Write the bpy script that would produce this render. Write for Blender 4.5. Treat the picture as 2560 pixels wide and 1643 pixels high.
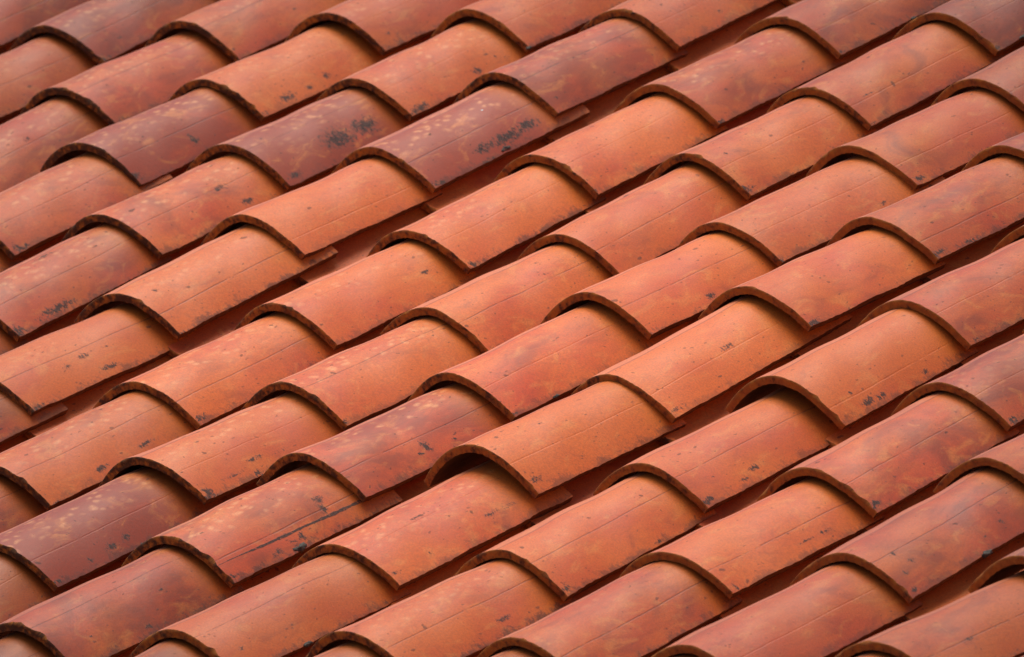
import bpy, math, random
import numpy as np
from mathutils import Matrix, Vector

scene = bpy.context.scene
for o in list(bpy.data.objects):
    bpy.data.objects.remove(o)
col = scene.collection

# ------------------------------------------------------------------ camera
# The roof is measured in its own plane: u runs along the eaves, v up the slope, n out of the slope.
PITCH = math.radians(17.8885)
ROOF_Z = 4.6
CB, SB = math.cos(PITCH), math.sin(PITCH)
ROOF = Matrix(((1, 0, 0, 0), (0, CB, -SB, 0), (0, SB, CB, ROOF_Z), (0, 0, 0, 1)))

cam_r = Vector((0.72340977, 0.65704139, -0.21207289))
cam_d = Vector((0.07475248, -0.37989774, -0.92200313))
cam_f = Vector((-0.68636023, 0.6511331, -0.32393721))
cam_at = Vector((9.746832, -9.266064, 4.563378))
cd = bpy.data.cameras.new('camera')
cam = bpy.data.objects.new('camera', cd)
col.objects.link(cam)
m = Matrix.Identity(4)
for i in range(3):
    m[i][0], m[i][1], m[i][2], m[i][3] = cam_r[i], -cam_d[i], -cam_f[i], cam_at[i]
cam.matrix_world = ROOF @ m
cd.sensor_fit = 'HORIZONTAL'
cd.sensor_width = 36.0
cd.lens = 29952.84 * 36.0 / 2560.0
cd.clip_start = 0.1
cd.clip_end = 5000
cd.dof.use_dof = True
cd.dof.focus_distance = 13.75
cd.dof.aperture_fstop = 16.0
scene.camera = cam

# ------------------------------------------------------------------ daylight
SUN_DIR = Vector((-0.28, 0.14, 0.95)).normalized()
el = math.asin(SUN_DIR.z)
rot = math.atan2(SUN_DIR.x, SUN_DIR.y)
world = bpy.data.worlds.new('World')
scene.world = world
world.use_nodes = True
wn = world.node_tree
bg = wn.nodes['Background']
sky = wn.nodes.new('ShaderNodeTexSky')
sky.sky_type = 'NISHITA'
sky.sun_disc = False
sky.sun_elevation = el
sky.sun_rotation = rot
sky.air_density = 0.7
sky.dust_density = 5.0
sky.ozone_density = 1.0
wn.links.new(sky.outputs['Color'], bg.inputs['Color'])
bg.inputs['Strength'].default_value = 0.068
ld = bpy.data.lights.new('sun', 'SUN')
ld.energy = 1.5
ld.angle = math.radians(38)
ld.color = (1.0, 0.94, 0.86)
sun = bpy.data.objects.new('sun', ld)
col.objects.link(sun)
sun.rotation_euler = SUN_DIR.to_track_quat('Z', 'Y').to_euler()
sun.location = (6, 5, 16)
vs = scene.view_settings
vs.view_transform = 'Standard'
vs.look = 'None'
vs.gamma = 1.0
vs.use_curve_mapping = False
vs.exposure = 0.94
scene.cycles.max_bounces = 8
scene.cycles.diffuse_bounces = 5

# column, course, number, then (across, along, height) of the lip and of the lip above
TILES = [
(-4,5,-1,-2.1861,0.9474,-0.0035,-2.1839,1.1839,-0.0021),
(-4,6,-1,-2.1839,1.1839,-0.0021,-2.1815,1.4229,-0.0018),
(-3,4,-1,-1.9719,0.7277,-0.0032,-1.9721,0.9708,-0.0036),
(-3,5,-1,-1.9721,0.9708,-0.0036,-1.9702,1.2102,-0.0013),
(-3,6,-1,-1.9702,1.2102,-0.0013,-1.9697,1.4576,-0.0016),
(-2,3,-1,-1.7544,0.5181,0.0041,-1.7565,0.7466,-0.0013),
(-2,4,-1,-1.7565,0.7466,-0.0013,-1.7576,0.9956,-0.0024),
(-2,5,-1,-1.7576,0.9956,-0.0024,-1.7571,1.2333,-0.0011),
(-2,6,-1,-1.7571,1.2333,-0.0011,-1.7584,1.4740,0.0032),
(-1,1,-1,-1.5401,0.0979,0.0026,-1.5429,0.3442,-0.0004),
(-1,2,-1,-1.5429,0.3442,-0.0004,-1.5438,0.5784,0.0000),
(-1,3,-1,-1.5438,0.5784,0.0000,-1.5438,0.8344,-0.0006),
(-1,4,-1,-1.5438,0.8344,-0.0006,-1.5411,1.0818,-0.0006),
(-1,5,-1,-1.5411,1.0818,-0.0006,-1.5413,1.3081,0.0003),
(-1,6,-1,-1.5413,1.3081,0.0003,-1.5419,1.5331,-0.0035),
(0,1,-1,-1.3320,0.0776,0.0014,-1.3327,0.3209,-0.0002),
(0,2,-1,-1.3327,0.3209,-0.0002,-1.3291,0.5531,-0.0037),
(0,3,0,-1.3291,0.5531,-0.0037,-1.3313,0.7932,-0.0005),
(0,4,-1,-1.3313,0.7932,-0.0005,-1.3312,1.0259,0.0038),
(0,5,-1,-1.3312,1.0259,0.0038,-1.3307,1.2657,0.0003),
(0,6,-1,-1.3307,1.2657,0.0003,-1.3353,1.5083,-0.0010),
(1,0,-1,-1.1172,-0.1295,0.0042,-1.1180,0.1079,-0.0081),
(1,1,-1,-1.1180,0.1079,-0.0081,-1.1175,0.3623,0.0009),
(1,2,3,-1.1175,0.3623,0.0009,-1.1179,0.5938,-0.0016),
(1,3,1,-1.1179,0.5938,-0.0016,-1.1164,0.8250,-0.0008),
(1,4,-1,-1.1164,0.8250,-0.0008,-1.1187,1.0551,-0.0014),
(1,5,-1,-1.1187,1.0551,-0.0014,-1.1204,1.2845,0.0006),
(1,6,-1,-1.1204,1.2845,0.0006,-1.1180,1.5197,-0.0029),
(2,-1,-1,-0.9046,-0.2861,-0.0001,-0.9052,-0.0396,0.0008),
(2,0,58,-0.9052,-0.0396,0.0008,-0.9080,0.1928,0.0059),
(2,1,6,-0.9080,0.1928,0.0059,-0.9074,0.4195,0.0038),
(2,2,4,-0.9074,0.4195,0.0038,-0.9078,0.6492,0.0035),
(2,3,2,-0.9078,0.6492,0.0035,-0.9044,0.8918,-0.0011),
(2,4,-1,-0.9044,0.8918,-0.0011,-0.9059,1.1355,0.0028),
(2,5,-1,-0.9059,1.1355,0.0028,-0.9036,1.3762,-0.0014),
(2,6,-1,-0.9036,1.3762,-0.0014,-0.9059,1.6223,0.0043),
(3,-2,-1,-0.6863,-0.4907,0.0040,-0.6882,-0.2535,-0.0010),
(3,-1,59,-0.6882,-0.2535,-0.0010,-0.6870,0.0017,0.0044),
(3,0,9,-0.6870,0.0017,0.0044,-0.6884,0.2339,0.0038),
(3,1,7,-0.6884,0.2339,0.0038,-0.6875,0.4623,0.0013),
(3,2,5,-0.6875,0.4623,0.0013,-0.6900,0.6879,0.0035),
(3,3,12,-0.6900,0.6879,0.0035,-0.6880,0.9379,0.0007),
(3,4,-1,-0.6880,0.9379,0.0007,-0.6870,1.1794,0.0052),
(3,5,-1,-0.6870,1.1794,0.0052,-0.6859,1.4219,0.0008),
(3,6,-1,-0.6859,1.4219,0.0008,-0.6903,1.6560,0.0045),
(4,-4,-1,-0.4635,-0.9440,-0.0012,-0.4681,-0.7028,0.0022),
(4,-3,-1,-0.4681,-0.7028,0.0022,-0.4669,-0.4523,0.0038),
(4,-2,60,-0.4669,-0.4523,0.0038,-0.4630,-0.2021,0.0015),
(4,-1,35,-0.4630,-0.2021,0.0015,-0.4678,0.0298,0.0080),
(4,0,10,-0.4678,0.0298,0.0080,-0.4657,0.2619,0.0036),
(4,1,8,-0.4657,0.2619,0.0036,-0.4674,0.4962,0.0079),
(4,2,13,-0.4674,0.4962,0.0079,-0.4673,0.7276,0.0056),
(4,3,14,-0.4673,0.7276,0.0056,-0.4674,0.9571,0.0059),
(4,4,-1,-0.4674,0.9571,0.0059,-0.4646,1.1961,-0.0024),
(4,5,-1,-0.4646,1.1961,-0.0024,-0.4660,1.4234,0.0005),
(4,6,-1,-0.4660,1.4234,0.0005,-0.4636,1.6509,-0.0031),
(5,-5,-1,-0.2297,-1.1448,-0.0037,-0.2274,-0.9100,0.0003),
(5,-4,-1,-0.2274,-0.9100,0.0003,-0.2282,-0.6699,-0.0050),
(5,-3,45,-0.2282,-0.6699,-0.0050,-0.2258,-0.4176,-0.0055),
(5,-2,37,-0.2258,-0.4176,-0.0055,-0.2257,-0.1745,-0.0058),
(5,-1,36,-0.2257,-0.1745,-0.0058,-0.2257,0.0625,-0.0073),
(5,0,29,-0.2257,0.0625,-0.0073,-0.2264,0.2997,-0.0042),
(5,1,11,-0.2264,0.2997,-0.0042,-0.2281,0.5288,-0.0027),
(5,2,15,-0.2281,0.5288,-0.0027,-0.2283,0.7611,-0.0034),
(5,3,16,-0.2283,0.7611,-0.0034,-0.2292,0.9989,-0.0019),
(5,4,-1,-0.2292,0.9989,-0.0019,-0.2294,1.2364,-0.0007),
(5,5,-1,-0.2294,1.2364,-0.0007,-0.2293,1.4766,0.0046),
(5,6,-1,-0.2293,1.4766,0.0046,-0.2321,1.7175,-0.0019),
(6,-6,-1,-0.0102,-1.3425,0.0020,-0.0027,-1.1151,-0.0060),
(6,-5,-1,-0.0027,-1.1151,-0.0060,-0.0122,-0.8763,0.0047),
(6,-4,46,-0.0122,-0.8763,0.0047,-0.0104,-0.6267,0.0053),
(6,-3,39,-0.0104,-0.6267,0.0053,-0.0090,-0.3882,-0.0015),
(6,-2,38,-0.0090,-0.3882,-0.0015,-0.0047,-0.1425,-0.0074),
(6,-1,31,-0.0047,-0.1425,-0.0074,-0.0046,0.0950,-0.0097),
(6,0,30,-0.0046,0.0950,-0.0097,-0.0062,0.3346,-0.0037),
(6,1,20,-0.0062,0.3346,-0.0037,-0.0077,0.5641,-0.0053),
(6,2,18,-0.0077,0.5641,-0.0053,-0.0074,0.8069,-0.0027),
(6,3,17,-0.0074,0.8069,-0.0027,-0.0040,1.0535,0.0010),
(6,4,-1,-0.0040,1.0535,0.0010,-0.0086,1.2799,0.0023),
(6,5,-1,-0.0086,1.2799,0.0023,-0.0104,1.5204,0.0003),
(7,-7,-1,0.2048,-1.5585,0.0013,0.2009,-1.3087,-0.0061),
(7,-6,-1,0.2009,-1.3087,-0.0061,0.2003,-1.0589,0.0038),
(7,-5,44,0.2003,-1.0589,0.0038,0.2041,-0.8076,0.0018),
(7,-4,41,0.2041,-0.8076,0.0018,0.1983,-0.5741,0.0067),
(7,-3,40,0.1983,-0.5741,0.0067,0.2033,-0.3246,0.0006),
(7,-2,33,0.2033,-0.3246,0.0006,0.2022,-0.0807,0.0038),
(7,-1,32,0.2022,-0.0807,0.0038,0.2029,0.1545,-0.0016),
(7,0,23,0.2029,0.1545,-0.0016,0.2053,0.3997,-0.0018),
(7,1,21,0.2053,0.3997,-0.0018,0.2057,0.6302,-0.0071),
(7,2,19,0.2057,0.6302,-0.0071,0.2036,0.8799,0.0023),
(7,3,-1,0.2036,0.8799,0.0023,0.2017,1.1152,-0.0062),
(8,-8,-1,0.4182,-1.7274,0.0003,0.4211,-1.4890,0.0009),
(8,-7,-1,0.4211,-1.4890,0.0009,0.4184,-1.2620,0.0007),
(8,-6,-1,0.4184,-1.2620,0.0007,0.4164,-1.0200,0.0013),
(8,-5,43,0.4164,-1.0200,0.0013,0.4214,-0.7606,-0.0029),
(8,-4,42,0.4214,-0.7606,-0.0029,0.4160,-0.5178,0.0061),
(8,-3,47,0.4160,-0.5178,0.0061,0.4174,-0.2822,0.0006),
(8,-2,34,0.4174,-0.2822,0.0006,0.4160,-0.0352,0.0101),
(8,-1,25,0.4160,-0.0352,0.0101,0.4157,0.1925,0.0042),
(8,0,24,0.4157,0.1925,0.0042,0.4191,0.4316,-0.0003),
(8,1,22,0.4191,0.4316,-0.0003,0.4198,0.6784,-0.0041),
(8,2,-1,0.4198,0.6784,-0.0041,0.4171,0.9115,0.0005),
(9,-8,-1,0.6459,-1.6986,0.0001,0.6447,-1.4570,0.0022),
(9,-7,-1,0.6447,-1.4570,0.0022,0.6418,-1.2218,0.0042),
(9,-6,-1,0.6418,-1.2218,0.0042,0.6433,-0.9731,-0.0002),
(9,-5,50,0.6433,-0.9731,-0.0002,0.6471,-0.7274,-0.0052),
(9,-4,48,0.6471,-0.7274,-0.0052,0.6461,-0.4844,-0.0035),
(9,-3,49,0.6461,-0.4844,-0.0035,0.6448,-0.2472,-0.0003),
(9,-2,27,0.6448,-0.2472,-0.0003,0.6423,-0.0157,0.0014),
(9,-1,26,0.6423,-0.0157,0.0014,0.6475,0.2272,0.0005),
(9,0,-1,0.6475,0.2272,0.0005,0.6425,0.4646,0.0028),
(9,1,-1,0.6425,0.4646,0.0028,0.6427,0.7091,-0.0061),
(10,-8,-1,0.8662,-1.6531,-0.0032,0.8646,-1.4160,0.0017),
(10,-7,-1,0.8646,-1.4160,0.0017,0.8612,-1.1741,0.0012),
(10,-6,-1,0.8612,-1.1741,0.0012,0.8649,-0.9373,-0.0011),
(10,-5,51,0.8649,-0.9373,-0.0011,0.8655,-0.6913,0.0002),
(10,-4,52,0.8655,-0.6913,0.0002,0.8678,-0.4500,-0.0048),
(10,-3,53,0.8678,-0.4500,-0.0048,0.8655,-0.2109,-0.0007),
(10,-2,28,0.8655,-0.2109,-0.0007,0.8674,0.0244,0.0040),
(10,-1,-1,0.8674,0.0244,0.0040,0.8666,0.2638,-0.0006),
(11,-8,-1,1.0827,-1.6111,-0.0059,1.0816,-1.3700,0.0022),
(11,-7,-1,1.0816,-1.3700,0.0022,1.0833,-1.1357,-0.0024),
(11,-6,-1,1.0833,-1.1357,-0.0024,1.0817,-0.9025,-0.0012),
(11,-5,56,1.0817,-0.9025,-0.0012,1.0858,-0.6431,-0.0035),
(11,-4,55,1.0858,-0.6431,-0.0035,1.0832,-0.3917,0.0024),
(11,-3,54,1.0832,-0.3917,0.0024,1.0787,-0.1580,-0.0046),
(11,-2,-1,1.0787,-0.1580,-0.0046,1.0786,0.0850,-0.0018),
(12,-8,-1,1.2998,-1.5531,0.0005,1.3040,-1.3150,0.0021),
(12,-7,-1,1.3040,-1.3150,0.0021,1.3021,-1.0731,0.0017),
(12,-6,-1,1.3021,-1.0731,0.0017,1.3028,-0.8401,0.0006),
(12,-5,-1,1.3028,-0.8401,0.0006,1.3055,-0.5968,-0.0065),
(12,-4,57,1.3055,-0.5968,-0.0065,1.3037,-0.3637,-0.0080),
(12,-3,-1,1.3037,-0.3637,-0.0080,1.3030,-0.1279,-0.0004),
(13,-7,-1,1.5162,-1.3271,0.0030,1.5186,-1.0842,0.0026),
(13,-6,-1,1.5186,-1.0842,0.0026,1.5191,-0.8407,-0.0008),
(13,-5,-1,1.5191,-0.8407,-0.0008,1.5193,-0.6084,-0.0016),
(13,-4,-1,1.5193,-0.6084,-0.0016,1.5208,-0.3703,0.0038),
(14,-7,-1,1.7389,-1.3109,0.0033,1.7352,-1.0738,-0.0008),
(14,-6,-1,1.7352,-1.0738,-0.0008,1.7383,-0.8277,0.0004),
(14,-5,-1,1.7383,-0.8277,0.0004,1.7367,-0.5886,-0.0001),
(15,-7,-1,1.9544,-1.2492,0.0031,1.9544,-1.0125,-0.0005),
]
STAINS = {
0: [(0.231, 0.818, 0.0061, 0.0032)],
4: [(0.251, 0.898, 0.017, 0.0092), (0.442, 0.894, 0.0109, 0.0051), (0.611, 0.858, 0.0085, 0.0065), (0.034, 0.953, 0.0085, 0.0046)],
5: [(0.64, 0.851, 0.0102, 0.006), (0.097, 0.957, 0.0219, 0.0081), (0.83, 0.792, 0.0029, 0.0032), (0.886, 0.86, 0.0044, 0.0032)],
6: [(0.548, 0.794, 0.0073, 0.0104), (0.008, 0.882, 0.0146, 0.0081)],
7: [(0.54, 0.72, 0.0316, 0.0208), (0.759, 0.707, 0.0267, 0.0185), (0.096, 0.905, 0.0146, 0.0058)],
8: [(0.643, 0.839, 0.0413, 0.0115), (0.819, 0.811, 0.0267, 0.0104), (0.459, 0.833, 0.0194, 0.0092), (0.43, 1.028, 0.0134, 0.0065), (0.073, 0.979, 0.0122, 0.0051)],
9: [(0.751, 0.858, 0.0122, 0.0069), (0.693, 0.526, 0.0122, 0.0069)],
11: [(-0.003, 0.949, 0.0073, 0.0037)],
12: [(0.278, 0.702, 0.0024, 0.0023)],
14: [(0.448, 0.822, 0.0053, 0.0037)],
15: [(0.019, 1.002, 0.0073, 0.0032)],
16: [(0.017, 0.961, 0.0097, 0.0042)],
17: [(0.021, 0.972, 0.0085, 0.0042)],
18: [(0.173, 0.632, 0.0109, 0.0018)],
20: [(0.01, 0.899, 0.0097, 0.0058)],
21: [(0.063, 0.928, 0.0146, 0.0051)],
23: [(0.791, 0.89, 0.0097, 0.0037)],
24: [(0.281, 0.966, 0.0182, 0.0051), (0.014, 0.942, 0.0097, 0.0058)],
25: [(0.01, 0.969, 0.0085, 0.0042)],
27: [(0.247, 0.903, 0.0146, 0.0069), (0.346, 0.919, 0.0122, 0.0058), (0.195, 0.736, 0.0044, 0.0032), (0.698, 0.918, 0.0073, 0.0046)],
28: [(0.044, 0.957, 0.0146, 0.0069)],
29: [(-0.018, 1.031, 0.0049, 0.0023)],
32: [(0.511, 0.901, 0.0092, 0.0069)],
33: [(0.002, 0.967, 0.0085, 0.0032)],
34: [(0.608, 0.586, 0.0146, 0.0051), (0.713, 0.853, 0.0039, 0.0028), (0.641, 0.862, 0.0029, 0.0028), (0.411, 0.859, 0.0034, 0.0028)],
37: [(0.047, 0.934, 0.0122, 0.0058)],
38: [(0.004, 0.953, 0.0097, 0.0058)],
39: [(0.245, 0.868, 0.0243, 0.0028), (0.44, 0.802, 0.017, 0.0037), (0.6, 0.834, 0.017, 0.0023), (0.044, 0.924, 0.0102, 0.0092), (0.39, 0.972, 0.0122, 0.0058)],
40: [(0.518, 0.764, 0.0078, 0.0115), (0.459, 0.818, 0.0049, 0.0037), (0.687, 0.816, 0.0053, 0.0028)],
41: [(0.551, 0.866, 0.0078, 0.0074), (0.363, 0.919, 0.0097, 0.0065), (0.809, 0.579, 0.0122, 0.0065), (0.785, 0.721, 0.0073, 0.0092), (0.486, 0.881, 0.0061, 0.0032)],
42: [(0.755, 0.754, 0.017, 0.0042), (0.879, 0.773, 0.0134, 0.0032), (0.448, 0.303, 0.017, 0.0032), (0.294, 0.828, 0.0039, 0.0032), (0.032, 0.859, 0.0097, 0.0035)],
43: [(0.129, 0.739, 0.0053, 0.0046)],
44: [(0.501, 0.913, 0.0073, 0.0046), (0.203, 0.738, 0.0049, 0.0032), (0.706, 0.594, 0.0053, 0.0028)],
45: [(0.716, 0.852, 0.017, 0.0042), (0.401, 0.882, 0.0146, 0.0051), (0.035, 1.048, 0.0097, 0.0032)],
46: [(0.437, 0.869, 0.0122, 0.0074), (0.546, 0.842, 0.0122, 0.0065), (0.278, 0.891, 0.0061, 0.0051)],
47: [(0.049, 0.864, 0.0146, 0.0055), (0.41, 0.855, 0.0049, 0.0023)],
48: [(0.283, 0.309, 0.0024, 0.0018)],
49: [(0.436, 0.843, 0.0122, 0.0051), (0.331, 0.913, 0.0109, 0.0037)],
50: [(0.671, 0.831, 0.0146, 0.0046)],
52: [(0.737, 0.854, 0.0158, 0.0037), (0.608, 0.851, 0.017, 0.0018)],
53: [(0.037, 0.905, 0.0122, 0.0046)],
54: [(-0.1, 0.607, 0.0073, 0.0023)],
55: [(0.141, 0.476, 0.0061, 0.0042), (0.172, 0.659, 0.0053, 0.0042), (0.085, 0.746, 0.0049, 0.0037), (0.604, 0.846, 0.0029, 0.0028)],
58: [(0.08, 0.969, 0.0146, 0.0058)],
59: [(0.014, 0.938, 0.0219, 0.0104), (0.308, 0.904, 0.0389, 0.0081), (0.583, 0.014, 0.0207, 0.006)],
60: [(0.521, 0.613, 0.0097, 0.006), (0.383, 0.666, 0.0085, 0.0042), (0.579, 0.889, 0.0194, 0.0055), (0.667, 0.621, 0.0068, 0.0023)],
}

# ------------------------------------------------------------------ materials
def node(nt, kind, **kw):
    n = nt.nodes.new(kind)
    for k, v in kw.items():
        if k == 'inputs':
            for i, x in v.items():
                n.inputs[i].default_value = x
        else:
            setattr(n, k, v)
    return n

class Net:
    def __init__(self, name):
        self.mat = bpy.data.materials.new(name)
        self.mat.use_nodes = True
        self.nt = self.mat.node_tree
        self.bsdf = self.nt.nodes['Principled BSDF']
    def n(self, kind, **kw):
        return node(self.nt, kind, **kw)
    def put(self, sock, v):
        if hasattr(v, 'is_output'):
            self.nt.links.new(v, sock)
        else:
            sock.default_value = v
    def math(self, op, a, b=0.0, c=0.0, clamp=False):
        n = self.n('ShaderNodeMath', operation=op, use_clamp=clamp)
        self.put(n.inputs[0], a); self.put(n.inputs[1], b); self.put(n.inputs[2], c)
        return n.outputs[0]
    def add(self, a, b): return self.math('ADD', a, b)
    def mul(self, a, b): return self.math('MULTIPLY', a, b)
    def step(self, x, lo, hi, a=0.0, b=1.0):
        n = self.n('ShaderNodeMapRange', interpolation_type='SMOOTHSTEP')
        self.put(n.inputs[0], x); self.put(n.inputs[1], lo); self.put(n.inputs[2], hi)
        self.put(n.inputs[3], a); self.put(n.inputs[4], b)
        return n.outputs[0]
    def mix(self, f, a, b, mode='MIX'):
        n = self.n('ShaderNodeMix', data_type='RGBA', blend_type=mode)
        self.put(n.inputs[0], f)
        self.put(n.inputs[6], a if hasattr(a, 'is_output') else (*a, 1))
        self.put(n.inputs[7], b if hasattr(b, 'is_output') else (*b, 1))
        return n.outputs[2]
    def attr(self, name, obj=False):
        n = self.n('ShaderNodeAttribute', attribute_name=name, attribute_type='OBJECT' if obj else 'GEOMETRY')
        return n
    def noise(self, vec, scale, detail=3.0, rough=0.55, dist=0.0):
        n = self.n('ShaderNodeTexNoise')
        self.put(n.inputs['Vector'], vec)
        n.inputs['Scale'].default_value = scale
        n.inputs['Detail'].default_value = detail
        n.inputs['Roughness'].default_value = rough
        n.inputs['Distortion'].default_value = dist
        return n.outputs['Fac']
    def scale(self, vec, s):
        n = self.n('ShaderNodeVectorMath', operation='MULTIPLY')
        self.put(n.inputs[0], vec); n.inputs[1].default_value = s
        return n.outputs[0]

def glaze_material():
    """the weathered outer skin of a tile; 'along' holds metres along and across the skin plus the tile's own seed"""
    N = Net('fired_clay')
    co = N.attr('along').outputs['Vector']
    st = N.n('ShaderNodeSeparateXYZ'); N.put(st.inputs[0], N.attr('place').outputs['Vector'])
    s_, t_ = st.outputs[0], st.outputs[1]
    stain = N.attr('stain').outputs['Fac']
    hue = N.attr('hue', True).outputs['Fac']
    spots = N.attr('spots', True).outputs['Fac']
    dirt = N.attr('dirt', True).outputs['Fac']
    line = N.attr('line', True).outputs['Fac']
    line_t = N.attr('line_place', True).outputs['Fac']
    tone = N.attr('tone', True).outputs['Fac']
    flow = N.scale(co, (0.6, 1.0, 1.0))
    # body colour: orange clay with redder and purplish firing clouds
    c1 = N.noise(flow, 11.0, 3, 0.5, 0.4)
    c2 = N.noise(flow, 26.0, 4, 0.55, 0.8)
    c3 = N.noise(co, 95.0, 3, 0.6)
    f = N.add(hue, N.add(N.mul(N.add(c1, -0.5), 2.0), N.mul(N.add(c2, -0.5), 0.75)))
    f = N.step(f, 0.0, 1.0)
    base = N.mix(f, CLAY_ORANGE, CLAY_RED)
    purple = N.step(N.add(N.mul(hue, 0.45), N.mul(N.noise(flow, 17.0, 4, 0.6, 1.2), 0.9)), 0.62, 0.92)
    base = N.mix(N.mul(purple, 0.62), base, CLAY_PURPLE)
    # paler bloom
    bloom = N.step(N.noise(N.scale(co, (0.7, 1.15, 1.0)), 33.0, 4, 0.6, 1.0), 0.52, 0.72)
    base = N.mix(N.mul(bloom, 0.52), base, CLAY_PALE)
    # clusters of pale drop marks
    vo = N.n('ShaderNodeTexVoronoi', feature='SMOOTH_F1')
    vo.inputs['Smoothness'].default_value = 0.25
    dn = N.n('ShaderNodeTexNoise'); N.put(dn.inputs['Vector'], co); dn.inputs['Scale'].default_value = 60
    wob = N.n('ShaderNodeVectorMath', operation='MULTIPLY_ADD')
    N.put(wob.inputs[0], dn.outputs['Color']); wob.inputs[1].default_value = (0.012, 0.012, 0.0); N.put(wob.inputs[2], N.scale(co, (0.72, 1.0, 1.0)))
    N.put(vo.inputs['Vector'], wob.outputs[0]); vo.inputs['Scale'].default_value = 90.0
    vc = N.n('ShaderNodeSeparateColor'); N.put(vc.inputs[0], vo.outputs['Color'])
    drop = N.step(vo.outputs['Distance'], 0.50, 0.04)
    dmask = N.step(N.add(N.noise(flow, 13.0, 3, 0.5), N.mul(spots, 0.26)), 0.47, 0.66)
    dmask = N.mul(dmask, N.step(N.math('ABSOLUTE', N.add(t_, 0.05)), 0.65, 0.30))
    dmask = N.mul(dmask, N.step(vc.outputs[0], 0.02, 0.4))
    base = N.mix(N.mul(N.mul(drop, dmask), N.math('MINIMUM', N.mul(spots, 0.72), 0.62)), base, CLAY_DROP)
    # orange next to the lip above: mostly painted-in bounce light, partly sheltered clay
    bounce_shelter = N.step(N.add(s_, N.mul(N.add(c2, -0.5), 0.16)), 0.80, 1.0)
    base = N.mix(N.mul(bounce_shelter, 0.55), base, CLAY_OCHRE)
    base = N.mix(N.mul(N.step(c3, 0.5, 0.75), 0.16), base, CLAY_PURPLE)
    grain = N.noise(co, 420.0, 3, 0.6)
    base = N.mix(N.step(grain, 0.32, 0.62, 0.20, 0.0), base, (0.22, 0.08, 0.05))
    # extrusion scratches
    wig = N.mul(N.add(N.noise(N.scale(co, (1, 0, 1)), 45.0, 2), -0.5), 0.012)
    dl = N.math('ABSOLUTE', N.add(N.add(t_, wig), N.mul(line_t, -1.0)))
    ln = N.mul(N.step(dl, 0.013, 0.003), N.step(N.noise(N.scale(co, (1, 0.2, 1)), 38.0, 4, 0.7), 0.30, 0.48))
    base = N.mix(N.mul(ln, N.math('MINIMUM', N.mul(line, 0.52), 0.62)), base, (0.085, 0.034, 0.028))
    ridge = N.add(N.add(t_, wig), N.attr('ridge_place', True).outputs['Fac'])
    base = N.mix(N.mul(N.step(ridge, 0.03, -0.06), 0.48), base, (0.600, 0.215, 0.120))  # pale crest band: sky reflection painted into the clay colour
    dc = N.math('ABSOLUTE', ridge)
    base = N.mix(N.mul(N.step(dc, 0.026, 0.008), N.mul(N.step(c2, 0.26, 0.44), 0.62)), base, (0.21, 0.060, 0.036))
    # a few tiles carry one bold black scratch
    bold = N.attr('scratch', True).outputs['Fac']
    bold_t = N.attr('scratch_place', True).outputs['Fac']
    db = N.math('ABSOLUTE', N.add(N.add(t_, wig), N.mul(N.add(bold_t, N.mul(s_, 0.058)), -1.0)))
    wdt = N.add(0.018, N.mul(N.add(N.noise(N.scale(co, (1, 0.1, 1)), 60, 4, 0.7), -0.5), 0.05))
    wdt = N.mul(wdt, N.step(s_, 0.02, 0.42, 0.30, 1.15))
    bs = N.mul(N.step(db, wdt, N.mul(wdt, 0.6)), N.math('GREATER_THAN', bold, 0.5))
    bs = N.mul(bs, N.step(N.noise(co, 150.0, 4, 0.7), 0.30, 0.46))
    # lichen and soot: ragged patches
    r1 = N.noise(N.scale(co, (1.0, 0.62, 1.0)), 240.0, 6, 0.72, 0.5)
    r2 = N.noise(co, 700.0, 3, 0.6)
    rag = N.add(N.mul(r1, 0.75), N.mul(r2, 0.25))
    patch = N.step(N.add(N.mul(stain, 0.85), N.mul(N.add(rag, -0.5), 3.2)), 0.47, 0.80)
    patch = N.mul(patch, N.step(stain, 0.06, 0.40))
    # scattered specks
    v2 = N.n('ShaderNodeTexVoronoi', feature='F1'); N.put(v2.inputs['Vector'], wob.outputs[0]); v2.inputs['Scale'].default_value = 105.0
    v2c = N.n('ShaderNodeSeparateColor'); N.put(v2c.inputs[0], v2.outputs['Color'])
    rad = N.mul(N.step(v2c.outputs[0], 0.94, 1.0), 0.34)
    rad = N.mul(rad, N.step(N.add(N.noise(co, 14.0, 2), N.mul(dirt, 0.2)), 0.40, 0.62))
    sp = N.step(N.add(v2.outputs['Distance'], N.mul(N.add(r2, -0.5), 0.22)), N.add(rad, -0.01), N.add(rad, -0.07))
    v3 = N.n('ShaderNodeTexVoronoi', feature='F1'); N.put(v3.inputs['Vector'], wob.outputs[0]); v3.inputs['Scale'].default_value = 240.0
    v3c = N.n('ShaderNodeSeparateColor'); N.put(v3c.inputs[0], v3.outputs['Color'])
    rad3 = N.mul(N.step(v3c.outputs[1], 0.86, 1.0), 0.36)
    sp3 = N.step(v3.outputs['Distance'], N.add(rad3, 0.0), N.add(rad3, -0.08))
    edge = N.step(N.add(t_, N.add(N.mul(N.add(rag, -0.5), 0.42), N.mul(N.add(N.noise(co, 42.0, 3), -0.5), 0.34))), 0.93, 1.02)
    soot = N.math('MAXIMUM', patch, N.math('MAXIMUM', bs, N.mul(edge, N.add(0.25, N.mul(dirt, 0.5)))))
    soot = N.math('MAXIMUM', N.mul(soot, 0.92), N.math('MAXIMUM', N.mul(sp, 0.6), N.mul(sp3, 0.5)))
    grey = N.mix(N.step(r2, 0.35, 0.65), (0.012, 0.010, 0.011), (0.070, 0.056, 0.047))
    sand = N.noise(co, 900.0, 2, 0.5)
    tone = N.mul(tone, N.add(1.0, N.add(N.mul(N.add(sand, -0.5), 0.36), N.mul(N.add(grain, -0.5), 0.32))))
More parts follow.
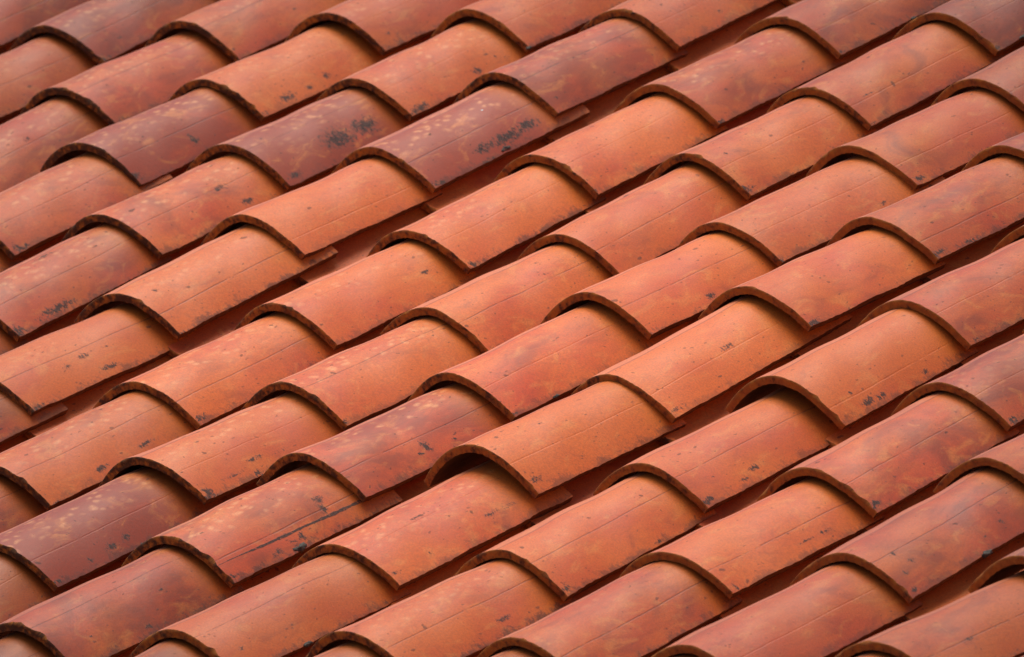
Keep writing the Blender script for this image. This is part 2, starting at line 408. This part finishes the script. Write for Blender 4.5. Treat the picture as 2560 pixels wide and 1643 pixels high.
    hsv = N.n('ShaderNodeHueSaturation'); N.put(hsv.inputs['Color'], base); N.put(hsv.inputs['Value'], tone)
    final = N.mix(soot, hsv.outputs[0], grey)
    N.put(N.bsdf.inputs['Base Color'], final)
    ro = N.add(N.add(0.36, N.mul(c2, 0.20)), N.mul(soot, 0.3))
    N.put(N.bsdf.inputs['Roughness'], ro)
    N.bsdf.inputs['Specular IOR Level'].default_value = 0.22
    N.bsdf.inputs['Sheen Weight'].default_value = 0.05
    N.bsdf.inputs['Sheen Roughness'].default_value = 0.28
    N.bsdf.inputs['Sheen Tint'].default_value = (1.0, 0.86, 0.86, 1)
    h = N.add(N.add(N.mul(grain, 0.6), N.mul(sand, 0.4)), N.add(N.mul(c3, 0.5), N.mul(soot, 0.25)))
    h = N.add(h, N.mul(ln, -0.6))
    bp = N.n('ShaderNodeBump'); bp.inputs['Strength'].default_value = 0.30; bp.inputs['Distance'].default_value = 0.0012
    N.put(bp.inputs['Height'], h); N.put(N.bsdf.inputs['Normal'], bp.outputs[0])
    return N.mat

def cut_material():
    """the rough cut ends and edges of a tile"""
    N = Net('cut_clay')
    co = N.attr('along').outputs['Vector']
    soil = N.attr('lip_soil', True).outputs['Fac']
    n1 = N.noise(co, 60.0, 4, 0.65)
    n2 = N.noise(co, 130.0, 4, 0.6)
    base = N.mix(N.step(n1, 0.3, 0.7), (0.43, 0.150, 0.026), (0.33, 0.100, 0.028))
    base = N.mix(N.step(n2, 0.35, 0.7, 0.0, 0.5), base, (0.17, 0.06, 0.022))
    sx = N.n('ShaderNodeSeparateXYZ'); N.put(sx.inputs[0], co)
    flank = N.math('GREATER_THAN', sx.outputs[1], 5.5)        # long edges and undersides: grime plus crevice shade painted into the colour
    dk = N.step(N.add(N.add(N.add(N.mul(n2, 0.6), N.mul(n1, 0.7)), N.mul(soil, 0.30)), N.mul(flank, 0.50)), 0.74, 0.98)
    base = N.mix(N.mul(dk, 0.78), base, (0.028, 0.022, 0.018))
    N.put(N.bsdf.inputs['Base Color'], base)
    N.bsdf.inputs['Roughness'].default_value = 0.9
    N.bsdf.inputs['Specular IOR Level'].default_value = 0.2
    bp = N.n('ShaderNodeBump'); bp.inputs['Strength'].default_value = 0.6; bp.inputs['Distance'].default_value = 0.002
    N.put(bp.inputs['Height'], N.add(n2, N.mul(n1, 0.6))); N.put(N.bsdf.inputs['Normal'], bp.outputs[0])
    return N.mat

def plain_material(name, c, c2, scale, rough=0.9, metal=0.0):
    N = Net(name)
    tc = N.n('ShaderNodeTexCoord')
    n1 = N.noise(tc.outputs['Object'], scale, 5, 0.65)
    N.put(N.bsdf.inputs['Base Color'], N.mix(N.step(n1, 0.3, 0.7), c, c2))
    N.bsdf.inputs['Roughness'].default_value = rough
    N.bsdf.inputs['Metallic'].default_value = metal
    bp = N.n('ShaderNodeBump'); bp.inputs['Strength'].default_value = 0.5; bp.inputs['Distance'].default_value = 0.003
    N.put(bp.inputs['Height'], n1); N.put(N.bsdf.inputs['Normal'], bp.outputs[0])
    return N.mat

CLAY_ORANGE = (0.620, 0.142, 0.030)
CLAY_RED = (0.520, 0.080, 0.029)
CLAY_PURPLE = (0.190, 0.043, 0.027)
CLAY_PALE = (0.660, 0.225, 0.056)
CLAY_DROP = (0.760, 0.330, 0.130)
CLAY_OCHRE = (0.560, 0.150, 0.011)
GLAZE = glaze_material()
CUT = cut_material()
DECK = plain_material('dark_boards', (0.05, 0.03, 0.02), (0.09, 0.055, 0.035), 30)
MOSS = plain_material('dry_moss', (0.030, 0.028, 0.024), (0.075, 0.066, 0.052), 180)
METAL = plain_material('dull_zinc', (0.45, 0.46, 0.48), (0.25, 0.25, 0.26), 300, 0.35, 0.9)
GROUND = plain_material('dry_ground', (0.16, 0.13, 0.10), (0.24, 0.20, 0.15), 0.4)

# ------------------------------------------------------------------ the ground and the roof
gm = bpy.data.meshes.new('ground')
G = 1500.0
gm.from_pydata([(-G, -G, 0), (G, -G, 0), (G, G, 0), (-G, G, 0)], [], [(0, 1, 2, 3)])
ground = bpy.data.objects.new('ground', gm)
ground.data.materials.append(GROUND)
ground['kind'] = 'structure'
col.objects.link(ground)

roof = bpy.data.objects.new('tiled_roof', None)
roof['label'] = 'sloping roof of overlapping curved terracotta tiles filling the whole view'
roof['category'] = 'roof'
roof['kind'] = 'thing'
roof.matrix_world = ROOF
col.objects.link(roof)

def child(name, mesh, parent, loc=(0, 0, 0)):
    o = bpy.data.objects.new(name, mesh)
    col.objects.link(o)
    o.parent = parent
    o.location = loc
    return o

# ------------------------------------------------------------------ tile builder
HALF, RISE, POW, THICK = 0.0900, 0.0900 * 0.5171, 1.8735, 0.0096

def smooth_noise(rng, x, freq, octaves=3):
    """a smooth random line through x (any unit), roughly -1..1"""
    out = np.zeros_like(x)
    amp, tot = 1.0, 0.0
    for k in range(octaves):
        f = freq * 2 ** k
        ph = rng.uniform(0, 2 * math.pi, 3)
        fr = rng.uniform(0.7, 1.3, 3) * f
        out += amp * sum(np.sin(x * fr[i] * 2 * math.pi + ph[i]) for i in range(3)) / 2.2
        tot += amp
        amp *= 0.6
    return out / tot

def tile_mesh(name, rng, exposed, over, slope, skew, half, rise, taper, hollow, fine, stains, seed, crumb):
    """One curved tile, lip at the origin, running up +y. hollow=-1 is a cover (arched up), +1 a pan (arched down).
    slope, skew: fall and sideways drift per metre; crumb: how crumbly its lip is."""
    ns, nu = (84, 60) if fine else (7, 14)
    length = exposed + over
    s = np.linspace(0, 1, ns + 1)
    if fine:
        s = np.concatenate([[0, 0.0035, 0.009, 0.018], np.linspace(0.03, 1, ns - 3)])
    ns = len(s) - 1
    t = np.linspace(-1, 1, nu + 1)
    t = np.sign(t) * np.abs(t) ** 0.9
    S, T = np.meshgrid(s, t, indexing='ij')
    Y = S * length
    w = half * (1 + (taper - 1) * S)
    bulge = 1 + 0.018 * smooth_noise(rng, S * 1.0, 0.8, 2) * (1 if fine else 0)
    prof = 1 - np.abs(T) ** POW
    U = w * T + skew * Y
    Z = hollow * -1 * rise * prof * bulge - slope * Y
    dz = hollow * -1 * rise * POW * -np.sign(T) * np.abs(T) ** (POW - 1) / half
    nl = np.sqrt(1 + dz * dz)
    NU, NZ = -dz / nl, 1 / nl
    if fine:
        low = 0.0007 * (np.sin(S * 9 + rng.uniform(0, 6)) * np.cos(T * 4 + rng.uniform(0, 6)) + 0.6 * np.sin(S * 17 + T * 5 + rng.uniform(0, 6)))
        U += NU * low; Z += NZ * low
        # wavy long edges
        eu = 0.0011 * smooth_noise(rng, s * length, 9, 4) + 0.0004 * smooth_noise(rng, s * length, 70, 2)
        ev = np.clip((np.abs(T) - 0.8) / 0.2, 0, 1)
        U += np.sign(T) * ev * eu[:, None] * 0.8
        Z += -np.abs(dz) / nl * ev * eu[:, None] * (1 if hollow < 0 else -1)
        # crumbled lip
        le = 0.0009 * smooth_noise(rng, t, 1.6, 3) + 0.0004 * smooth_noise(rng, t, 14, 2)
        chip = np.zeros_like(t)
        for k in range(rng.poisson(2.6 * crumb)):
            c, r = rng.uniform(-0.9, 1.0), rng.uniform(0.035, 0.10)
            chip = np.maximum(chip, rng.uniform(0.0010, 0.0036) * np.clip(1 - ((t - c) / r) ** 2, 0, 1))
        fall = np.exp(-Y / 0.012)
        Y = Y + (le[None, :] + 0 * Y) * fall
        corner = (0.0010 + 0.0006 * np.abs(smooth_noise(rng, t, 8, 3)) + chip)
        near = np.clip(1 - S * length / 0.013, 0, 1)
        Y = Y + corner[None, :] * near
    top = np.stack([U, Y, Z], -1)
    inner = np.stack([U - NU * THICK, Y, Z - NZ * THICK], -1)
    lipface = top[0].copy()
    if fine:     # worn arris between skin and cut face
        lipface = top[0] - np.stack([NU[0], 0 * NU[0], NZ[0]], -1) * (0.0008 + chip * 0.5 + 0.0003 * np.abs(smooth_noise(rng, t, 11, 2)))[:, None]
        lipface[:, 1] -= corner
        inner[0, :, 1] -= corner
        inner[0] += np.stack([NU[0], 0 * NU[0], NZ[0]], -1) * (0.0006 * smooth_noise(rng, t, 9, 3))[:, None]
    irow = [0, ns // 3, 2 * ns // 3, ns]
    V, F, MI, SM = [], [], [], []
    arc = np.concatenate([[0], np.cumsum(np.hypot(np.diff(half * t), np.diff(rise * (1 - np.abs(t) ** POW))))])
    arc -= np.interp(0, t, arc)
    AL, PL = [], []
    def block(P, y, tt, a):
        base = sum(len(v) for v in V)
        V.append(P.reshape(-1, 3))
        AL.append(np.stack([y, a, np.full_like(y, seed)], -1).reshape(-1, 3))
        PL.append(np.stack([y / exposed, tt, np.zeros_like(y)], -1).reshape(-1, 3))
        return base
    def grid(b, r, c, mi, flip=False, smooth=True):
        i, j = np.meshgrid(np.arange(r - 1), np.arange(c - 1), indexing='ij')
        a0 = b + i * c + j
        q = np.stack([a0, a0 + 1, a0 + c + 1, a0 + c], -1).reshape(-1, 4)
        if flip: q = q[:, ::-1]
        F.append(q); MI.append(np.full(len(q), mi)); SM.append(np.full(len(q), smooth))
    y0, tt, aa = S * length, T, np.broadcast_to(arc, T.shape)
    b = block(top, y0, tt, aa); grid(b, ns + 1, nu + 1, 0)
    pi = inner[irow]; b = block(pi, y0[irow], tt[irow], aa[irow] + 7.0); grid(b, 4, nu + 1, 1, True)
    # lip: arris strip, then cut face
    k = np.linspace(0, 1, 4 if fine else 2)[:, None, None]
    face = lipface[None] * (1 - k) + inner[0][None] * k
    face = np.concatenate([top[0][None], face]) if fine else face
    fl = np.concatenate([[[0.0]], k[:, :, 0] * THICK + 0.001]) if fine else k[:, :, 0] * THICK
    if fine and crumb > 0:
        face[2:-1, :, 1] += 0.0005 * rng.standard_normal(face[2:-1, :, 1].shape)
    b = block(face, fl + 0 * arc[None], 0 * face[..., 0] + t, 0 * fl + arc[None] + 2.0)
    grid(b, face.shape[0], nu + 1, 1, True, fine)
    # head end
    hd = np.stack([top[-1], inner[-1]]); b = block(hd, np.array([[0.0], [THICK]]) + 0 * arc[None], 0 * hd[..., 0] + t, 0 * hd[..., 0] + arc + 4.0)
    grid(b, 2, nu + 1, 1, False, False)
    # long edges
    for j, fp in ((0, True), (-1, False)):
        tj, ij = top[:, j], inner[:, j]
        if fine:
            ij = ij + np.stack([0 * s, 0 * s, 0.0006 * smooth_noise(rng, s * length, 40, 3)], -1)
        ed = np.stack([tj, ij], 1)
        b = block(ed, np.repeat(s[:, None] * length, 2, 1), np.full((ns + 1, 2), float(t[j])), np.stack([0 * s + 6.0, 0 * s + 6.0 + THICK], 1))
        grid(b, ns + 1, 2, 1, fp, False)
    V, F, MI, SM, AL, PL = (np.concatenate(x) for x in (V, F, MI, SM, AL, PL))
    if hollow > 0:
        pass
    me = bpy.data.meshes.new(name)
    me.vertices.add(len(V)); me.vertices.foreach_set('co', V.astype(np.float32).ravel())
    me.loops.add(F.size); me.loops.foreach_set('vertex_index', F.astype(np.int32).ravel())
    me.polygons.add(len(F))
    me.polygons.foreach_set('loop_start', np.arange(0, F.size, 4, dtype=np.int32))
    me.polygons.foreach_set('material_index', MI.astype(np.int32))
    me.polygons.foreach_set('use_smooth', SM.astype(bool))
    me.update(calc_edges=True)
    a = me.attributes.new('along', 'FLOAT_VECTOR', 'POINT'); a.data.foreach_set('vector', AL.astype(np.float32).ravel())
    a = me.attributes.new('place', 'FLOAT_VECTOR', 'POINT'); a.data.foreach_set('vector', PL.astype(np.float32).ravel())
    st = np.zeros(len(V))
    y, ar = AL[:, 0], AL[:, 1]
    at = lambda x: np.interp(x, t, arc)
    for (ms, mt, ra, rb) in stains:
        d = ((y - ms * exposed) / ra) ** 2 + ((ar - at(mt)) / rb) ** 2
        st = np.maximum(st, np.exp(-d * 0.8))
    a = me.attributes.new('stain', 'FLOAT', 'POINT'); a.data.foreach_set('value', st.astype(np.float32))
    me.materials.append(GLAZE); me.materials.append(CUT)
    me.validate()
    return me

# ------------------------------------------------------------------ cover tiles
GAP = {47: .007, 27: .006, 32: .006, 57: .007, 39: .005, 40: .006, 25: .004, 2: .004, 35: .005}   # lips that stand open
HUE = {0: .7, 1: .4, 2: .35, 3: .55, 4: .2, 5: .25, 6: 1.1, 7: 1.1, 8: 1.3, 9: .45, 10: .25, 11: .3, 12: .35, 13: .7, 14: .4, 15: .6,
       16: .55, 17: .7, 18: .45, 19: .5, 20: .35, 21: .5, 22: .6, 23: .35, 24: .5, 25: .35, 26: .55, 27: .15, 28: .7, 29: .3, 30: .4,
       31: .35, 32: .4, 33: .55, 34: .1, 35: .2, 36: .35, 37: .45, 38: .3, 39: .2, 40: .8, 41: .62, 42: .4, 43: .25, 44: .6, 45: .3,
       46: 1.15, 47: .15, 48: .3, 49: .4, 50: .35, 51: .5, 52: .3, 53: .65, 54: .6, 55: .6, 56: .5, 57: .65, 58: .5, 59: .65, 60: .15}
SPOTS = {3: .8, 5: .9, 2: .7, 6: 1, 7: .8, 8: .8, 9: .9, 13: .7, 15: .9, 35: .6, 37: 1, 38: .9, 39: .9, 40: .9, 41: .9, 45: .9, 46: 1,
         58: .9, 59: .9, 12: .2, 10: .2, 36: .6, 43: .4, 23: .2, 32: .1, 33: .1}
NOTE = {41: 'cover tile with a long black scratch and soot blots', 8: 'purplish cover tile with black streaks and a nail hole',
        13: 'cover tile with a long dark scratch', 7: 'purplish cover tile with black streaks', 46: 'dark purplish cover tile with black blots',
        47: 'bright orange cover tile whose lip stands open', 59: 'cover tile with a black crusted corner', 39: 'orange cover tile with thin black scratches',
        40: 'purplish cover tile with blue-black blots', 4: 'orange cover tile with a black patch', 27: 'pale orange cover tile whose lip stands open'}
SHAPE = {47: 1.16, 27: 1.10, 42: 0.94}          # how deeply single tiles are arched
LINE_OFF = {2, 5, 10, 12, 25, 29, 23, 27, 47, 33, 34, 11, 39, 56, 42}
OUT = {6, 10, 13, 47, 40, 60, 21}        # under these lips the lower tile's end sticks out sideways
by_place = {(r[0], r[1]): r for r in TILES}

def frame_share(u, v):
    q = Vector((u, v, 0.03)) - cam_at
    z = q.dot(cam_f)
    return 0.5 + 29952.84 / 2560 * q.dot(cam_r) / z, 0.5 + 29952.84 / 1643 * q.dot(cam_d) / z

def in_view(u, v, mx=0.16):
    x, y = frame_share(u, v + 0.12)
    return -mx < x < 1 + mx and -mx * 1.4 < y < 1 + mx * 1.4

nail_at = None
for (c, k, num, u0, v0, z0, u1, v1, z1) in TILES:
    rng = np.random.default_rng(1000 + c * 50 + k)
    above = by_place.get((c, k + 1))
    anum = above[2] if above else -1
    drop = 0.0145 + GAP.get(anum, 0.0)
    ex = math.hypot(v1 - v0, u1 - u0)
    du = u1 - u0 + (0.005 if anum in OUT else (-0.005 if anum in GAP else -0.001) + rng.normal(0, 0.001))
    over = 0.052 if anum in OUT else (0.085 if anum in GAP else 0.022)
    x, y = frame_share(u0, v0 + 0.12)
    fine = in_view(u0, v0)
    st = list(STAINS.get(num, []))
    dirt = float(rng.uniform(0.1, 1.0)) * (1.0 if x < 0.55 else 0.75)
    if rng.random() < 0.5:
        st.append((rng.uniform(0.0, 0.06), rng.uniform(0.92, 1.0), rng.uniform(.004, .020), rng.uniform(.002, .008)))
    if num < 0 or num not in STAINS:
        for q in range(rng.poisson(0.35)):
            st.append((rng.uniform(0.1, 0.95), rng.uniform(0.3, 0.95), rng.uniform(.006, .022), rng.uniform(.003, .007)))
    for q in range(rng.poisson(0.5)):
        st.append((rng.uniform(0.05, 0.95), rng.uniform(0.1, 0.97), rng.uniform(.002, .006), rng.uniform(.002, .004)))
    me = tile_mesh('cover_tile', rng, ex, over, (z0 - z1 + drop) / ex, du / ex, HALF * rng.uniform(0.985, 1.012), RISE * SHAPE.get(num, rng.uniform(0.96, 1.05)),
                   0.965 if anum in OUT else 0.905, -1, fine, st, float(rng.uniform(0, 40)), 1.0 if rng.random() < 0.6 else 0.4)
    o = child('cover_tile', me, roof, (u0, v0, z0))
    o.rotation_euler = (0, math.radians(rng.normal(0, 0.9)), 0)
    hue = HUE.get(num, float(rng.uniform(0.3, 0.75))) * 0.9 + 0.12 * min(((x - .48) / .62) ** 2 + ((y - .5) / .62) ** 2, 1.25)  # redder towards the frame edges, along with the painted vignette
    o['hue'] = float(hue)
    o['spots'] = float(SPOTS.get(num, (rng.uniform(0.1, 0.9) if x < 0.5 else rng.uniform(0.0, 0.35))))
    o['dirt'] = dirt
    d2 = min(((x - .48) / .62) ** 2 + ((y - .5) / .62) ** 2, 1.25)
    o['tone'] = float(rng.uniform(0.95, 1.05) * (1.10 - 0.43 * d2))  # lens vignette painted into tile colour: darker away from frame centre
    o['line'] = 0.0 if (num in LINE_OFF or rng.random() < (0.2 if x < 0.5 else 0.45)) else float(rng.uniform(0.6, 1.0))
    o['line_place'] = float(rng.choice([rng.uniform(0.48, 0.62), rng.uniform(0.22, 0.45), rng.uniform(0.5, 0.8)], p=[.6, .2, .2]))
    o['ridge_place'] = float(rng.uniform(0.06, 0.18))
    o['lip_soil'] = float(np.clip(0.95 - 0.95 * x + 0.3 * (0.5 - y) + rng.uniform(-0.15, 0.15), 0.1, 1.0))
    o['scratch'] = 1.0 if num == 41 else 0.0
    o['scratch_place'] = 0.764
    if num == 13: o['line'] = 1.6; o['line_place'] = 0.404
    if num == 35: o['line'] = 1.0; o['line_place'] = 0.684
    if num in NOTE: o['label'] = NOTE[num]
    if num == 8: nail_tile = o
    if num == 41: scratch_tile = o

# ------------------------------------------------------------------ pan tiles in the channels between the columns
for (c, k, num, u0, v0, z0, u1, v1, z1) in TILES:
    right = by_place.get((c + 1, k))
    ur = right[3] if right else u0 + 0.215
    rng = np.random.default_rng(9000 + c * 50 + k)
    above = by_place.get((c, k + 1))
    un = ((by_place[(c + 1, k + 1)][3] if (c + 1, k + 1) in by_place else u1 + 0.215) + u1) / 2
    um = (u0 + ur) / 2
    off = -0.014 + float(rng.normal(0, 0.004))
    fine = in_view(u0 + 0.1, v0)
    ex = v1 - v0
    half = 0.071
    st = [(rng.uniform(0, 1), rng.uniform(-0.4, 0.4), rng.uniform(.004, .012), rng.uniform(.003, .006)) for q in range(rng.poisson(1.0))]
    me = tile_mesh('pan_tile', rng, ex, 0.045, 0.0150 / ex, (un - um) / ex, half, 0.036, 0.97, 1, fine, st, float(rng.uniform(50, 90)), 0.5)
    o = child('pan_tile', me, roof, (um, v0 + off, 0.009))
    o['hue'] = float(rng.uniform(0.1, 0.45)); o['spots'] = 0.0; o['dirt'] = 1.0; o['tone'] = float(rng.uniform(0.85, 1.1))
    o['line'] = 0.0; o['line_place'] = 0.5; o['lip_soil'] = float(rng.uniform(0.4, 1.0)); o['scratch'] = 0.0; o['scratch_place'] = 0.0; o['ridge_place'] = 5.0

# ------------------------------------------------------------------ boards under the tiles
us = [r[3] for r in TILES]; vs_ = [r[4] for r in TILES]
dm = bpy.data.meshes.new('roof_deck')
x0, x1, y0, y1 = min(us) - .3, max(us) + .4, min(vs_) - .1, max(vs_) + .5
pts = [(x, y, z) for z in (-0.115, -0.09) for (x, y) in ((x0, y0), (x1, y0), (x1, y1), (x0, y1))]
dm.from_pydata(pts, [], [(3, 2, 1, 0), (4, 5, 6, 7), (0, 1, 5, 4), (1, 2, 6, 5), (2, 3, 7, 6), (3, 0, 4, 7)])
dm.materials.append(DECK)
deck = child('roof_deck', dm, roof)

# ------------------------------------------------------------------ small things on single tiles
def lump(name, rng, r, flat):
    import bmesh
    bm = bmesh.new()
    bmesh.ops.create_icosphere(bm, subdivisions=3, radius=1.0)
    ph = rng.uniform(0, 6, 6)
    for v in bm.verts:
        p = v.co
        d = 1 + 0.22 * math.sin(p.x * 4 + ph[0]) * math.cos(p.y * 5 + ph[1]) + 0.15 * math.sin(p.z * 9 + ph[2] + p.x * 7) + 0.10 * math.sin(p.y * 13 + ph[3])
        v.co = Vector((p.x * r[0] * d, p.y * r[1] * d, p.z * r[2] * d * flat))
    for f in bm.faces: f.smooth = True
    me = bpy.data.meshes.new(name); bm.to_mesh(me); bm.free()
    return me

def skin_point(row, s, t, lift=0.0):
    c, k, num, u0, v0, z0, u1, v1, z1 = row
    above = by_place.get((c, k + 1)); drop = 0.0145 + GAP.get(above[2] if above else -1, 0.0)
    hw = HALF * (1 - 0.035 * s * 0.82)
    z = -(z0 - z1 + drop) * s + RISE * (1 - abs(t) ** POW)
    return Vector(((u1 - u0) * s + t * hw, (v1 - v0) * s, z + lift))

rows = {r[2]: r for r in TILES if r[2] >= 0}
tile_obj = {}
for o in roof.children:
    if o.name.startswith('cover_tile'):
        for n_, r in rows.items():
            if abs(o.location.x - r[3]) < 1e-5 and abs(o.location.y - r[4]) < 1e-5:
                tile_obj[n_] = o
rng = np.random.default_rng(77)
for num, s, t, ra in ((8, .575, .965, .0065), (41, .49, .985, .007), (46, .57, .99, .006), (4, .98, .99, .005), (12, .0, .99, .003), (33, .3, .99, .003),
                      (43, .42, .99, .004), (54, .3, .99, .004), (55, .52, .99, .005), (21, .55, .99, .0035), (17, .2, .985, .0035), (16, .6, .99, .003), (39, .62, .985, .006)):
    if num not in tile_obj: continue
    me = lump('moss_clump', rng, (ra * 0.8, ra * 1.5, ra * 0.6), 1.0)
    me.materials.append(MOSS)
    o = child('moss_clump', me, tile_obj[num], skin_point(rows[num], s, t))
# zinc nail with its hole crust
nm = lump('nail_head', rng, (0.0017, 0.0023, 0.0012), 1.0); nm.materials.append(METAL)
o = child('nail_head', nm, tile_obj[8], skin_point(rows[8], .695, .37, .0008)); o['label'] = 'small grey nail head in a dark hole'
me = lump('hole_crust', rng, (0.0042, 0.0062, 0.0014), 1.0); me.materials.append(MOSS)
o = child('hole_crust', me, tile_obj[8], skin_point(rows[8], .695, .385, -.0006)); o.rotation_euler = (0, math.radians(28), 0)
